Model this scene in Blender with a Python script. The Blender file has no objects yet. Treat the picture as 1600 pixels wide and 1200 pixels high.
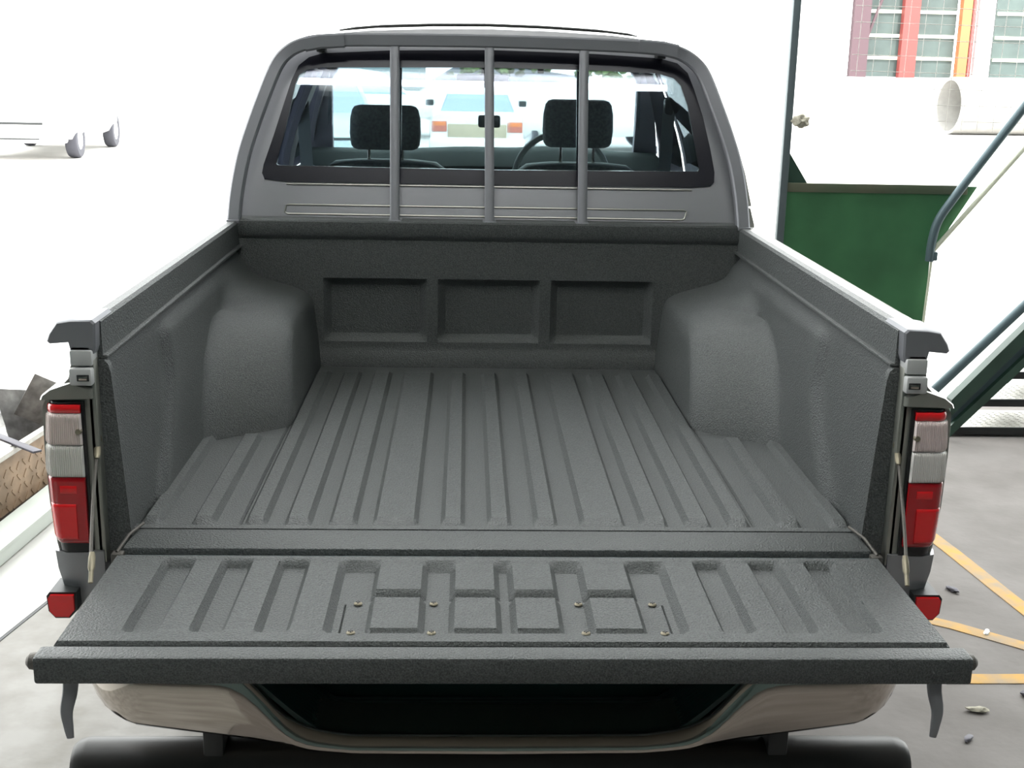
import bpy, bmesh, math, random
from mathutils import Vector, Matrix
from math import sin, cos, pi, radians as R
random.seed(7)
SC = bpy.context.scene
COL = SC.collection

# ------------------------------------------------------------------ camera
F, CAM, PITCH, YAW, ROLL = 1932.0, Vector((-.0727, -2.205, 1.683)), -.2561, .0402, .0202
fw = Vector((sin(YAW)*cos(PITCH), cos(YAW)*cos(PITCH), sin(PITCH)))
r0 = Vector((cos(YAW), -sin(YAW), 0)); u0 = r0.cross(fw)
cr = r0*cos(ROLL) + u0*sin(ROLL); cu = -r0*sin(ROLL) + u0*cos(ROLL)
cd = bpy.data.cameras.new('camera'); cam = bpy.data.objects.new('camera', cd); COL.objects.link(cam)
cam.matrix_world = Matrix(((cr.x, cu.x, -fw.x, CAM.x), (cr.y, cu.y, -fw.y, CAM.y), (cr.z, cu.z, -fw.z, CAM.z), (0, 0, 0, 1)))
cd.sensor_width = 36; cd.lens = 36*F/1600; cd.clip_start = .05; cd.clip_end = 500
SC.camera = cam
# ------------------------------------------------------------------ world, sun, exposure
w = bpy.data.worlds.new('world'); SC.world = w; w.use_nodes = True
bg = w.node_tree.nodes['Background']; bg.inputs[0].default_value = (.97, 1, .985, 1); bg.inputs[1].default_value = 4.4
sd = bpy.data.lights.new('sun', 'SUN'); sd.energy = 5; sd.angle = .03; sd.color = (1, .97, .92)
sun = bpy.data.objects.new('sun', sd); COL.objects.link(sun); sun.rotation_euler = (R(38), R(8), 0)
SC.view_settings.view_transform = 'Standard'; SC.view_settings.look = 'None'
SC.view_settings.exposure = 0.36; SC.view_settings.gamma = 1; SC.view_settings.use_curve_mapping = False

# ------------------------------------------------------------------ materials
def mat(name, col, rough=.5, metal=0, noise=0, nscale=20, bump=0, bscale=200, spec=.5, col2=None, emit=0, coat=0, bdist=.002, detail=3):
    m = bpy.data.materials.new(name); m.use_nodes = True; nt = m.node_tree; b = nt.nodes['Principled BSDF']
    b.inputs['Roughness'].default_value = rough; b.inputs['Metallic'].default_value = metal
    b.inputs['Specular IOR Level'].default_value = spec; b.inputs['Coat Weight'].default_value = coat
    b.inputs['Base Color'].default_value = (*col, 1)
    tc = nt.nodes.new('ShaderNodeTexCoord')
    if noise or col2:
        n = nt.nodes.new('ShaderNodeTexNoise'); n.inputs['Scale'].default_value = nscale; n.inputs['Detail'].default_value = detail
        nt.links.new(tc.outputs['Object'], n.inputs['Vector'])
        cr_ = nt.nodes.new('ShaderNodeValToRGB'); e = cr_.color_ramp.elements
        c2 = col2 if col2 else tuple(c*(1+noise) for c in col); c1 = col if col2 else tuple(c*(1-noise) for c in col)
        e[0].position = .35; e[1].position = .65; e[0].color = (*c1, 1); e[1].color = (*c2, 1)
        nt.links.new(n.outputs['Fac'], cr_.inputs['Fac']); nt.links.new(cr_.outputs['Color'], b.inputs['Base Color'])
    if bump:
        n = nt.nodes.new('ShaderNodeTexNoise'); n.inputs['Scale'].default_value = bscale; n.inputs['Detail'].default_value = 2
        nt.links.new(tc.outputs['Object'], n.inputs['Vector'])
        bp = nt.nodes.new('ShaderNodeBump'); bp.inputs['Strength'].default_value = bump; bp.inputs['Distance'].default_value = bdist
        nt.links.new(n.outputs['Fac'], bp.inputs['Height']); nt.links.new(bp.outputs['Normal'], b.inputs['Normal'])
    if emit:
        b.inputs['Emission Color'].default_value = (*col, 1); b.inputs['Emission Strength'].default_value = emit
    return m
def glassmat(name, tint, gloss=1.0):
    m = bpy.data.materials.new(name); m.use_nodes = True; nt = m.node_tree; nt.nodes.clear()
    o = nt.nodes.new('ShaderNodeOutputMaterial'); mx = nt.nodes.new('ShaderNodeMixShader')
    t = nt.nodes.new('ShaderNodeBsdfTransparent'); t.inputs[0].default_value = (*tint, 1)
    g = nt.nodes.new('ShaderNodeBsdfGlossy'); g.inputs['Roughness'].default_value = .01; g.inputs[0].default_value = (.95, .95, 1, 1)
    fr = nt.nodes.new('ShaderNodeFresnel'); fr.inputs[0].default_value = 1.5
    ml = nt.nodes.new('ShaderNodeMath'); ml.operation = 'MULTIPLY'; ml.inputs[1].default_value = gloss
    nt.links.new(fr.outputs[0], ml.inputs[0]); nt.links.new(ml.outputs[0], mx.inputs[0])
    nt.links.new(t.outputs[0], mx.inputs[1]); nt.links.new(g.outputs[0], mx.inputs[2]); nt.links.new(mx.outputs[0], o.inputs[0])
    return m
M = {}
M['liner'] = mat('sprayed_liner', (.078, .083, .083), .46, noise=.38, nscale=420, bump=1.0, bscale=280, bdist=.0028, spec=.42)
M['paint'] = mat('silver_green_paint', (.30, .30, .27), .3, .55, coat=.5)
M['latchpaint'] = mat('latch_grey_paint', (.50, .50, .50), .4, .1)
M['paintgrey'] = mat('grey_metallic_paint', (.27, .27, .285), .38, .45, coat=.3)
M['railtop'] = mat('pale_rail_paint', (.55, .55, .52), .28, .4, coat=.6)
M['guard'] = mat('guard_grey', (.22, .22, .24), .42, .3)
M['sillpaint'] = mat('sill_paint', (.20, .25, .27), .35, .2)
M['dark'] = mat('dark_plastic', (.02, .022, .023), .45)
M['teal'] = mat('dark_green_plastic', (.008, .035, .032), .4)
M['frit'] = mat('frit_black', (.012, .012, .018), .22, spec=.35)
M['rubber'] = mat('rubber', (.02, .02, .02), .7)
M['chrome'] = mat('chrome', (.50, .455, .41), .07, 1)
M['steel'] = mat('zinc_steel', (.27, .24, .18), .45, .7, bump=.2, bscale=60)
M['cable'] = mat('cable_steel', (.12, .11, .1), .5, .6, bump=.6, bscale=500)
M['red'] = mat('red_lens', (.42, .006, .012), .16, coat=.6)
M['redb'] = mat('bright_red_lens', (.75, .012, .016), .2, coat=.6)
M['clear'] = mat('clear_lens', (.80, .77, .74), .2, coat=.4)
M['clearp'] = mat('pinkish_clear_lens', (.80, .69, .67), .2, coat=.4)
M['black'] = mat('black_gloss', (.01, .01, .012), .2)
M['tube'] = mat('black_painted_tube', (.022, .019, .018), .42, bump=.1, bscale=40)
M['fabric'] = mat('seat_fabric', (.20, .22, .21), .9, noise=.2, nscale=90)
M['fabricl'] = mat('seat_piping', (.25, .27, .26), .8)
M['trim'] = mat('cab_trim', (.30, .27, .31), .6)
M['dash'] = mat('dash_plastic', (.04, .05, .048), .9, spec=.2)
M['glass'] = glassmat('cab_glass', (.80, .86, .88), 1.5)
M['sglass'] = glassmat('side_glass', (.42, .46, .50), 1.0)
M['fglass'] = glassmat('windscreen_glass', (.86, .92, .92), .6)
M['concrete'] = mat('shed_concrete', (.165, .148, .138), .75, nscale=3.2, col2=(.225, .205, .195), bump=.3, bscale=25, bdist=.004, detail=8)
M['litconcrete'] = mat('lit_left_concrete', (.25, .235, .215), .8, nscale=7, col2=(.34, .325, .31), bump=.5, bscale=18, bdist=.006, detail=9)  # concrete tone lightened to stand for stronger light on the left
M['yard'] = mat('yard_concrete', (.56, .55, .53), .9, nscale=.8, col2=(.62, .6, .58))
M['asphalt'] = mat('asphalt', (.045, .05, .07), .9, noise=.1, nscale=.3)
M['yellow'] = mat('worn_yellow_paint', (.62, .36, .10), .8, nscale=14, col2=(.40, .31, .22), detail=8)
M['shadowsmear'] = mat('painted_shadow_smear', (.16, .14, .13), .7, nscale=5, col2=(.22, .20, .19), detail=8)  # shadow smear on the floor as a colour; no object uses it
M['white'] = mat('white_car_paint', (.8, .8, .78), .3, coat=.4)
M['beige'] = mat('beige_paint', (.42, .36, .26), .5)
M['blue'] = mat('pale_blue_paint', (.46, .55, .58), .4, coat=.4)
M['carglass'] = mat('car_glass', (.42, .5, .62), .08, .8)
M['carglassw'] = mat('silvered_car_glass', (.85, .87, .88), .1, .9)
M['orange'] = mat('orange_lens', (.7, .22, .08), .3)
M['taill'] = mat('faded_red_lens', (.5, .16, .12), .3)
M['tyre'] = mat('tyre_rubber', (.07, .07, .085), .8)
M['rim'] = mat('wheel_rim', (.7, .7, .72), .35, .5)
M['green'] = mat('green_sheet', (.052, .18, .078), .5, noise=.15, nscale=4)
M['greenrail'] = mat('green_grey_pipe', (.10, .15, .17), .45, .1)
M['dgreen'] = mat('dark_green_paint', (.03, .07, .05), .45, noise=.2, nscale=8)
M['railgreen'] = mat('dusty_green_paint', (.075, .11, .065), .6, nscale=3, col2=(.12, .12, .08))
M['postm'] = mat('post_paint', (.11, .14, .15), .5)
M['galv'] = mat('galvanised', (.6, .58, .54), .4, .3, noise=.1, nscale=30)
M['brownplate'] = mat('rusty_tread_plate', (.36, .25, .17), .6, noise=.2, nscale=12)
M['wood'] = mat('pale_timber', (.5, .4, .28), .7, noise=.2, nscale=15)
M['beam'] = mat('white_painted_beam', (.62, .66, .62), .5)
M['scrap'] = mat('scrap_metal', (.30, .29, .28), .4, .6, noise=.3, nscale=20, bump=.3, bscale=40)
M['scrapd'] = mat('dark_scrap_metal', (.09, .085, .10), .45, .5)
M['redcol'] = mat('red_steel_column', (.26, .05, .045), .6)
M['orangecol'] = mat('orange_steel_column', (.45, .15, .06), .6)
M['purple'] = mat('dull_purple_timber', (.085, .05, .06), .7)
M['bars'] = mat('white_bar', (.8, .82, .66), .6)
M['bwin'] = mat('dim_window_panel', (.065, .09, .085), .5, noise=.2, nscale=1.5)
M['white_wall'] = mat('white_wall', (.8, .8, .8), .8)
M['pipe'] = mat('pale_concrete_pipe', (.36, .35, .33), .8, noise=.08, nscale=4)
M['leaf'] = mat('foliage', (.10, .15, .05), .8, noise=.6, nscale=3)
M['palebuild'] = mat('pale_blue_cladding', (.15, .20, .215), .7)
M['shedroof'] = mat('shed_roofing', (.15, .17, .17), .7)
M['shedwall'] = mat('green_shed_wall', (.13, .19, .19), .7)
M['lamp'] = mat('fluorescent_tube', (.93, .95, 1), .5, emit=26)
M['lampbody'] = mat('batten_white', (.7, .7, .7), .5)
M['rag'] = mat('dusty_rag', (.45, .42, .34), .9, noise=.3, nscale=40)

def translucent(name, col):
    m = bpy.data.materials.new(name); m.use_nodes = True; nt = m.node_tree; nt.nodes.clear()
    o = nt.nodes.new('ShaderNodeOutputMaterial'); t = nt.nodes.new('ShaderNodeBsdfTranslucent'); t.inputs[0].default_value = (*col, 1)
    nt.links.new(t.outputs[0], o.inputs[0]); return m
M['fillsheet'] = translucent('added_fill_sheet', (.80, .80, .78))  # for the added sheet that lets fill light through

# ------------------------------------------------------------------ helpers
def link(name, bm, m, parent=None, smooth=35):
    me = bpy.data.meshes.new(name)
    bmesh.ops.recalc_face_normals(bm, faces=bm.faces)
    bm.to_mesh(me); bm.free()
    if m: me.materials.append(M[m] if isinstance(m, str) else m)
    if smooth:
        for p in me.polygons: p.use_smooth = True
        me.set_sharp_from_angle(angle=R(smooth))
    o = bpy.data.objects.new(name, me); COL.objects.link(o)
    if parent: o.parent = parent; o.matrix_parent_inverse = parent.matrix_world.inverted() if False else Matrix.Identity(4)
    return o
def tag(o, label=None, cat=None, group=None, kind=None):
    for k, v in (('label', label), ('category', cat), ('group', group), ('kind', kind)):
        if v: o[k] = v
    return o
def thing(name, label, cat, loc=(0, 0, 0), rz=0, group=None):
    o = bpy.data.objects.new(name, None); COL.objects.link(o); o.location = loc; o.rotation_euler = (0, 0, rz)
    o.empty_display_size = .1
    return tag(o, label, cat, group)
def box(bm, x0, x1, y0, y1, z0, z1, bev=0, mtx=None):
    c = Vector(((x0+x1)/2, (y0+y1)/2, (z0+z1)/2))
    g = bmesh.ops.create_cube(bm, size=1, matrix=Matrix.Translation(c) @ Matrix.Diagonal((abs(x1-x0), abs(y1-y0), abs(z1-z0), 1)))
    vs = g['verts']
    if bev:
        es = list({e for v in vs for e in v.link_edges})
        r = bmesh.ops.bevel(bm, geom=es, offset=bev, segments=2, affect='EDGES', profile=.5)
        vs = list({v for f in r['faces'] for v in f.verts} | {v for v in vs if v.is_valid})
    if mtx is not None: bmesh.ops.transform(bm, matrix=mtx, verts=[v for v in vs if v.is_valid])
    return bm
def B(): return bmesh.new()
def loft(bm, rings, closed=True, caps=True):
    vs = [[bm.verts.new(p) for p in r] for r in rings]
    n = len(rings[0])
    for i in range(len(vs)-1):
        for j in range(n if closed else n-1):
            k = (j+1) % n
            bm.faces.new((vs[i][j], vs[i][k], vs[i+1][k], vs[i+1][j]))
    if caps and closed:
        bm.faces.new(vs[0]); bm.faces.new(vs[-1])
    return bm
def sweep(bm, pts, rx, ry=None, n=10, up=(0, 0, 1), radii=None, square=False, closed=False):
    ry = ry or rx; pts = [Vector(p) for p in pts]; rings = []
    N = len(pts)
    for i, p in enumerate(pts):
        if closed: t = pts[(i+1) % N]-pts[i-1]
        else: t = pts[min(i+1, N-1)]-pts[max(i-1, 0)]
        t.normalize(); U = Vector(up); s = t.cross(U)
        if s.length < 1e-4: s = t.cross(Vector((1, 0, 0)))
        s.normalize(); v = s.cross(t)
        k = radii[i] if radii else 1
        ring = []
        if square:
            e = .25
            for a, b in ((1, 1-e), (1-e, 1), (-1+e, 1), (-1, 1-e), (-1, -1+e), (-1+e, -1), (1-e, -1), (1, -1+e)):
                ring.append(p+s*rx*k*a+v*ry*k*b)
        else:
            for j in range(n): a = 2*pi*j/n; ring.append(p+s*rx*k*cos(a)+v*ry*k*sin(a))
        rings.append(ring)
    if closed: rings.append(rings[0]); 
    if closed:
        vs = [[bm.verts.new(p) for p in r] for r in rings[:-1]]; m = len(vs[0])
        for i in range(N):
            for j in range(m): bm.faces.new((vs[i][j], vs[i][(j+1) % m], vs[(i+1) % N][(j+1) % m], vs[(i+1) % N][j]))
        return bm
    return loft(bm, rings)
def smoothpath(pts, sub=6):
    P = [Vector(p) for p in pts]; out = []
    for i in range(len(P)-1):
        a = P[max(i-1, 0)]; b = P[i]; c = P[i+1]; d = P[min(i+2, len(P)-1)]
        for k in range(sub):
            t = k/sub
            out.append(.5*((2*b)+(-a+c)*t+(2*a-5*b+4*c-d)*t*t+(-a+3*b-3*c+d)*t**3))
    out.append(P[-1]); return out
def slab(bm, us, vs, h, mp, thick=.01):
    us = sorted(set(round(u, 5) for u in us)); vs = sorted(set(round(v, 5) for v in vs))
    T = [[bm.verts.new(mp(u, v, h(u, v))) for v in vs] for u in us]
    Bo = [[bm.verts.new(mp(u, v, -thick)) for v in vs] for u in us]
    nu, nv = len(us), len(vs)
    for i in range(nu-1):
        for j in range(nv-1):
            bm.faces.new((T[i][j], T[i+1][j], T[i+1][j+1], T[i][j+1]))
            bm.faces.new((Bo[i][j], Bo[i][j+1], Bo[i+1][j+1], Bo[i+1][j]))
    for i in range(nu-1):
        bm.faces.new((T[i][0], Bo[i][0], Bo[i+1][0], T[i+1][0])); bm.faces.new((T[i][-1], T[i+1][-1], Bo[i+1][-1], Bo[i][-1]))
    for j in range(nv-1):
        bm.faces.new((T[0][j], T[0][j+1], Bo[0][j+1], Bo[0][j])); bm.faces.new((T[-1][j], Bo[-1][j], Bo[-1][j+1], T[-1][j+1]))
    return bm
def ramp(x, a, b):
    if a == b: return 1. if x >= a else 0.
    return max(0., min(1., (x-a)/(b-a)))
def rect(u, v, u0, u1, v0, v1, bu, bv0, bv1=None):
    bv1 = bv0 if bv1 is None else bv1
    return min(ramp(u, u0, u0+bu), ramp(-u, -u1, -u1+bu), ramp(v, v0, v0+bv0), ramp(-v, -v1, -v1+bv1))
def lin(a, b, n): return [a+(b-a)*i/n for i in range(n+1)]
def struct(name, bm, m, smooth=35): return tag(link(name, bm, m, None, smooth), kind='structure')

# ================================================================== SETTING
bm = B(); loft(bm, [[Vector((x, y, z)) for x, y in ((-3.4, -9), (9, -9), (9, 3.9), (-.9, 3.9), (-1.27, 1.98), (-1.36, 1.52), (-1.43, 1.18), (-1.6, .3), (-2.0, -1.2))] for z in (-.12, 0)]); struct('floor', bm, 'concrete', 0)
bm = B(); loft(bm, [[Vector((x, y, z)) for x, y in ((-2.7, -4), (-.62, -4), (-.62, 3.9), (-.89, 3.9), (-1.265, 1.98), (-1.355, 1.52), (-1.425, 1.18), (-1.59, .3), (-1.99, -1.2))] for z in (.0, .0015)]); struct('floor_lit_overlay', bm, 'litconcrete', 0)  # thin pale layer, brighter light at the left put into its colour
struct('yard_ground', box(B(), -90, 90, -9, 75, -.25, -.004), 'yard', 0)
struct('far_road', box(B(), -3, 13, 75.05, 300, -.2, 0), 'asphalt', 0)
bm = B()   # roof sheeting with an opening added for fill light above the tailgate
for a in ((-3.2, -2.6, -9, -1.2), (-2.6, -1.1, -9, 2.6), (1.1, 9, -9, 2.6), (-1.1, 1.1, -9, -2.75), (-1.1, 1.1, -.3, 2.6)): box(bm, *a, 4.3, 4.4)
struct('ceiling', bm, 'shedroof', 0)
struct('fill_sheet_1', box(B(), -1.1, 1.1, -2.75, -.3, 4.34, 4.345), 'fillsheet', 0)  # unseen translucent sheet, added to bring light down on the tailgate
struct('wall_back', box(B(), -3.2, 9, -9.2, -9, 0, 4.3), 'shedwall', 0)
struct('wall_left', box(B(), -3.4, -3.2, -9, .2, 0, 4.3), 'shedwall', 0)
struct('wall_right', box(B(), 6, 6.2, -9, 2.6, 0, 4.3), 'shedwall', 0)
bm = B(); sweep(bm, [(-1.49, .85, .002), (-1.43, 1.18, .002), (-1.362, 1.52, .002), (-1.27, 1.98, .002)], .006, .002, square=True); struct('trim_1', bm, 'dark')
# yellow lines
def strip(bm, pts, w, z=.003):
    sweep(bm, [(p[0], p[1], z/2) for p in pts], w/2, z/2, square=True); return bm
struct('trim_2', strip(B(), [(1.66, 2.12), (1.69, 1.90), (1.73, 1.52), (1.78, 1.10)], .06), 'yellow')
struct('trim_3', strip(B(), [(1.35, 1.36), (1.46, 1.29), (1.64, 1.14), (1.9, .93)], .055), 'yellow')
struct('trim_4', strip(B(), [(1.30, .945), (1.5, .945), (2.2, .96)], .055), 'yellow')

# ================================================================== TRUCK
T = thing('pickup_truck', 'silver grey double cab pickup truck with its sprayed dark bed open to the camera', 'truck', (0, 1.0, 0))
TO = Vector((0, 1.0, 0))
class Off:  # parts are written in world coordinates and moved into the truck's own frame
    pass
def tp(name, bm, m, parent=None, smooth=35, label=None):
    if parent is None:
        bmesh.ops.translate(bm, verts=bm.verts, vec=-TO); o = link(name, bm, m, T, smooth)
    else:
        bmesh.ops.translate(bm, verts=bm.verts, vec=-TO); o = link(name, bm, m, parent, smooth)
    if label: o['label'] = label
    return o
ZF = .806
# --- bed floor
ribs = [(-.700, -.660), (-.603, -.555), (-.500, -.455), (-.422, -.368), (-.336, -.280), (-.250, -.160), (-.116, -.068), (-.024, .024)]
ribs = ribs + [(-b, -a) for a, b in ribs[:-1]]
us, vs = [-.74, .74], [.036, .055, .075, .100, .105, .60, .66, .70, 1.25, 1.30, 1.385]
bw = .009
for a, b in ribs: us += [a, a+bw, b-bw, b]
us += [-.512, -.508, -.504, .504, .508, .512]
def fh(u, v):
    h = 0
    for a, b in ribs:
        outer = abs(a+b)/2 > .53
        h = max(h, rect(u, v, a, b, .065, .68 if outer else 1.30, bw, .034, .03))
    h = -.013 + .013*h
    if .065 < v < 1.37 and abs(abs(u)-.508) < .0035 : h = -.017
    if v < .056: h = -.002
    return h
vs += lin(.11, .64, 6)+lin(.72, 1.24, 6)+[.065, .099, 1.27, .65, .68]
bed = tp('bed_floor', slab(B(), us, vs, fh, lambda u, v, h: (u, v, ZF+h), .03), 'liner')
bm = B(); box(bm, -.695, .695, -.066, .031, .76, ZF-.001, .004); tp('sill', bm, 'liner')
bm = B(); box(bm, -.70, .70, -.1035, -.068, .73, ZF-.013, .003); box(bm, -.705, .705, -.075, -.02, .68, .765); tp('hinge_strip', bm, 'sillpaint')
for s in (-1, 1):     # tie down marks on the floor
    bm = B(); sweep(bm, [(s*.535, 1.23, ZF-.009), (s*.50, 1.235, ZF-.009), (s*.475, 1.22, ZF-.009)], .010, .007); tp('tie_down_plug', bm, 'liner')
# --- headboard (u = x, v = z, faces -Y)
pan = [(-.487, -.184), (-.152, .148), (.180, .483)]
us, vs = [-.745, .745, -.53, .53], [ZF-.02, .822, .84, .853, 1.17, 1.178, 1.186, 1.215, 1.222]
bw = .022
for a, b in pan: us += [a, a+bw/2, a+bw, b-bw, b-bw/2, b]
vs += [.868, .878, .89, 1.035, 1.047, 1.058, 1.10]
def hh(u, v):
    h = 0
    for a, b in pan:
        k = rect(u, v, a, b, .866, 1.058, bw, .024, .023); k = k*k*(3-2*k); h = max(h, k)
    d = -.024*h
    if v < .845 : d += .012*(1-ramp(v, .822, .845))
    if v > 1.178: d += .010
    if 1.17 < v <= 1.178: d += .006
    return d
tp('headboard', slab(B(), us, vs+lin(.9, 1.02, 3), hh, lambda u, v, h: (u, 1.385-h, v), .035), 'liner')
bm = B(); box(bm, -.735, .735, 1.382, 1.47, 1.205, 1.226, .006); tp('headboard_cap', bm, 'liner')
# --- side walls with pressed panel and arches
for s in (-1, 1):
    vs = lin(ZF-.02, .95, 6)+lin(.97, 1.10, 13)+[1.115, 1.13, 1.14, 1.16]
    def sh(u, v):
        e = .44 - .24*ramp(-v, -1.02, -.80)**1.6      # the pressed ridge that curves rearward towards the floor
        k = ramp(u, e-.025, e+.015); k = k*k*(3-2*k)
        top = ramp(-v, -1.13, -1.10)
        g = ramp(v, 1.115, 1.135)
        y0 = 1.06-math.sqrt(max(0, .160-(v-.64)**2))   # round tub over the tyre, square box ahead of it
        m_ = ramp(u, y0-.10, y0+.09); m_ = m_*m_*(3-2*m_)
        t_ = max(0, (v-ZF)/.236)
        return .015*k*top - .004*g + .188*m_/(1+t_**18)
    def mp(u, v, h, s=s): return (s*(.700+.036*ramp(v, ZF, 1.16)-h), u, v)
    tp('bed_side_wall', slab(B(), lin(0, .56, 20), vs, sh, mp, .03), 'liner')
    tp('wheel_arch', slab(B(), lin(.56, 1.16, 40)+lin(1.2, 1.40, 5), vs, sh, mp, .03), 'liner', smooth=60)
    # rail
    bm = B(); sec = [(.727, 1.150), (.727, 1.2135), (.733, 1.220), (.752, 1.2195), (.752, 1.176), (.745, 1.176), (.745, 1.150)]
    loft(bm, [[Vector((s*x, y, z)) for x, z in sec] for y in (-.0, .3, .7, 1.1, 1.43)]); rl = tp('bed_rail', bm, 'liner', smooth=30)
    bm = B(); sec = [(.752, 1.2190), (.780, 1.2175), (.792, 1.214), (.800, 1.205), (.800, 1.178), (.752, 1.178)]
    loft(bm, [[Vector((s*x, y, z)) for x, z in sec] for y in (-.0, .3, .7, 1.1, 1.43)]); tp('rail_top_strip', bm, 'railtop', rl, smooth=60, label='bare pale painted outer strip')
    bm = B(); box(bm, s*.718, s*.745, 0, 1.40, 1.145, 1.152, .002); tp('rail_lip', bm, 'liner')
    # end cap
    bm = B(); sec = [(.731, 1.172), (.729, 1.216), (.735, 1.222), (.772, 1.221), (.797, 1.217), (.812, 1.196), (.817, 1.183), (.812, 1.178), (.778, 1.181), (.774, 1.162), (.735, 1.160)]
    f_, g_ = (lambda x: s*x), None
    loft(bm, [[Vector((s*(.772+(x-.772)*k), y, 1.19+(z-1.19)*k)) for x, z in sec] for y, k in ((-.030, .93), (-.026, 1.0), (.05, 1.02), (.08, 1.0))]); tp('rail_end_cap', bm, 'guard', smooth=28)
    # latch plate on the tail post
    bm = B(); box(bm, s*.736, s*.775, -.038, .02, 1.140, 1.168, .003); bx = s*.736, s*.776
    box(bm, bx[0], bx[1], -.046, .02, 1.105, 1.137, .004); lp = tp('tail_post_bracket', bm, 'latchpaint')
    bm = B(); box(bm, s*.740, s*.762, -.0475, -.040, 1.114, 1.126, .001); tp('striker_slot', bm, 'dark', lp)
    bm = B(); box(bm, s*.743, s*.758, -.050, -.045, 1.1165, 1.1235, .001); tp('striker', bm, 'chrome', lp)
    # outer body quarter panel
    bm = B()
    prof = [(.772, 1.172), (.776, 1.140), (.782, 1.115), (.800, 1.096), (.822, 1.084), (.832, 1.062), (.834, .98), (.832, .88), (.824, .80), (.812, .74), (.80, .69), (.79, .62)]
    rings = []
    for y, k in ((-.03, .0), (-.01, .003), (.10, .004), (.5, .006), (1.0, .006), (1.44, .006)):
        outer = [Vector((s*(x+k), y, z)) for x, z in prof]
        inner = [Vector((s*.742, y, z)) for z in (.62, 1.172)]
        rings.append(outer+inner)
    loft(bm, rings)
    tp('quarter_panel', bm, 'paint', smooth=40)
    # shoulder at the tail above the lamp
    bm = B(); rings = []
    for y, k in ((-.042, .86), (-.036, .96), (-.02, 1), (.05, 1)):
        rings.append([Vector((s*(.795+(x-.795)*k), y, 1.09+(z-1.09)*k)) for x, z in ((.738, 1.079), (.738, 1.098), (.772, 1.112), (.790, 1.106), (.815, 1.097), (.832, 1.084), (.835, 1.076))])
    loft(bm, rings); tp('tail_shoulder', bm, 'paint', smooth=50)
    # tail post inner face and lower corner
    bm = B(); box(bm, s*.735, s*.750, -.030, .05, .76, 1.15, .003); tp('tail_post', bm, 'paint')
    bm = B(); rings = []
    for z, xo, yo in ((.785, .836, 0), (.75, .833, 0), (.70, .822, .002), (.665, .812, .006), (.655, .80, .01)):
        rings.append([Vector((s*x, y+yo, z)) for x, y in ((.738, -.036), (.765, -.042), (xo-.03, -.042), (xo-.008, -.032), (xo, -.008), (xo, .10), (.738, .10))])
    loft(bm, rings); tp('tail_corner_panel', bm, 'paintgrey', smooth=45)
    # sprayed flange plate
    bm = B(); rings = []
    for z, xi in ((.775, .690), (.80, .693), (1.0, .705), (1.12, .713), (1.137, .717), (1.144, .724)):
        rings.append([Vector((s*x, y, z)) for x, y in ((xi, -.006), (xi, .012), (.735, .012), (.735, -.006))])
    loft(bm, rings); tp('tailgate_seal_flange', bm, 'liner')
    # tail lamp
    housing = B()
    def lampring(z, e=0, s=s):
        xo = .842-.010*((z-.93)/.15)**2 - e if z > .78 else .838-e
        return [Vector((s*x, y+e, z)) for x, y in ((.752+e*1.3, -.042), (.800, -.047), (xo-.022, -.043), (xo-.006, -.028), (xo, -.002), (xo, .06), (.752+e*1.3, .06))]
    loft(housing, [lampring(z, .003) for z in (.787, .80, .93, 1.05, 1.074)])
    lamp = tp('tail_lamp', housing, 'black', smooth=50)
    def lens(nm, z0, z1, m, x0, x1, ribsn=0, lab=None, out=.003):
        bm = B(); N = ribsn*4 if ribsn else 10
        def surf(t, zz):   # t 0 inner .. 1 outer, wraps round the corner
            xo = .842-.010*((zz-.93)/.15)**2
            x = x0+(x1-x0)*t
            if x1 > .83: x = x0+(xo-x0)*t
            y = -.047-.0
            d = max(0, x-(xo-.030)); y += .045*(d/.030)**2 if d > 0 else 0
            return x, y
        us = [i/N for i in range(N+1)]; vs = [z0, z0+.003, z0+.006] + lin(z0+.008, z1-.008, 3)+[z1-.006, z1-.003, z1]
        def h(u, v):
            e = min(1, min(v-z0, z1-v)/.004)
            r = .0034*(1 if (round(u*N) % 4) in (1, 2) else 0) if ribsn else 0
            return out*e+r*e
        def mp(u, v, h): x, y = surf(u, v); return (s*x, y-h, v)
        slab(bm, us, vs, h, mp, .004); o = tp(nm, bm, m, lamp, smooth=25 if ribsn else 50, label=lab); return o
    lens('marker_lens', 1.055, 1.070, 'redb', .760, .84, lab='thin bright red strip at the top')
    lens('indicator_lens', .995, 1.054, 'clearp', .760, .84, 22, 'ribbed clear lens, upper half')
    lens('reversing_lens', .934, .994, 'clear', .760, .84, 22, 'ribbed clear lens, lower half')
    lens('brake_lens', .806, .933, 'red', .760, .84, lab='dark red lower lens')
    lens('reflector_square', .812, .885, 'redb', .778, .826, lab='brighter red square in the lower lens', out=.006)
    lens('stop_patch', .90, .921, 'redb', .775, .805, out=.0045)
    bm = B(); bmesh.ops.create_cone(bm, cap_ends=True, segments=14, radius1=.006, radius2=.005, depth=.008, matrix=Matrix.Translation((s*.764, -.051, 1.022)) @ Matrix.Rotation(pi/2, 4, 'X')); tp('lens_screw', bm, 'steel', lamp)
    # bumper corner reflector
    bm = B(); loft(bm, [[Vector((s*x, y, z)) for x, z in ((.785, .716), (.834, .716), (.840, .708), (.838, .678), (.826, .664), (.80, .664), (.785, .68))] for y in (-.065, .0)]); rf = tp('corner_reflector', bm, 'dark')
    bm = B(); loft(bm, [[Vector((s*x, y, z)) for x, z in ((.789, .712), (.832, .712), (.836, .706), (.834, .680), (.824, .669), (.80, .669), (.789, .682))] for y in (-.071, -.064)]); tp('reflector_lens', bm, 'redb', rf)
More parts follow.
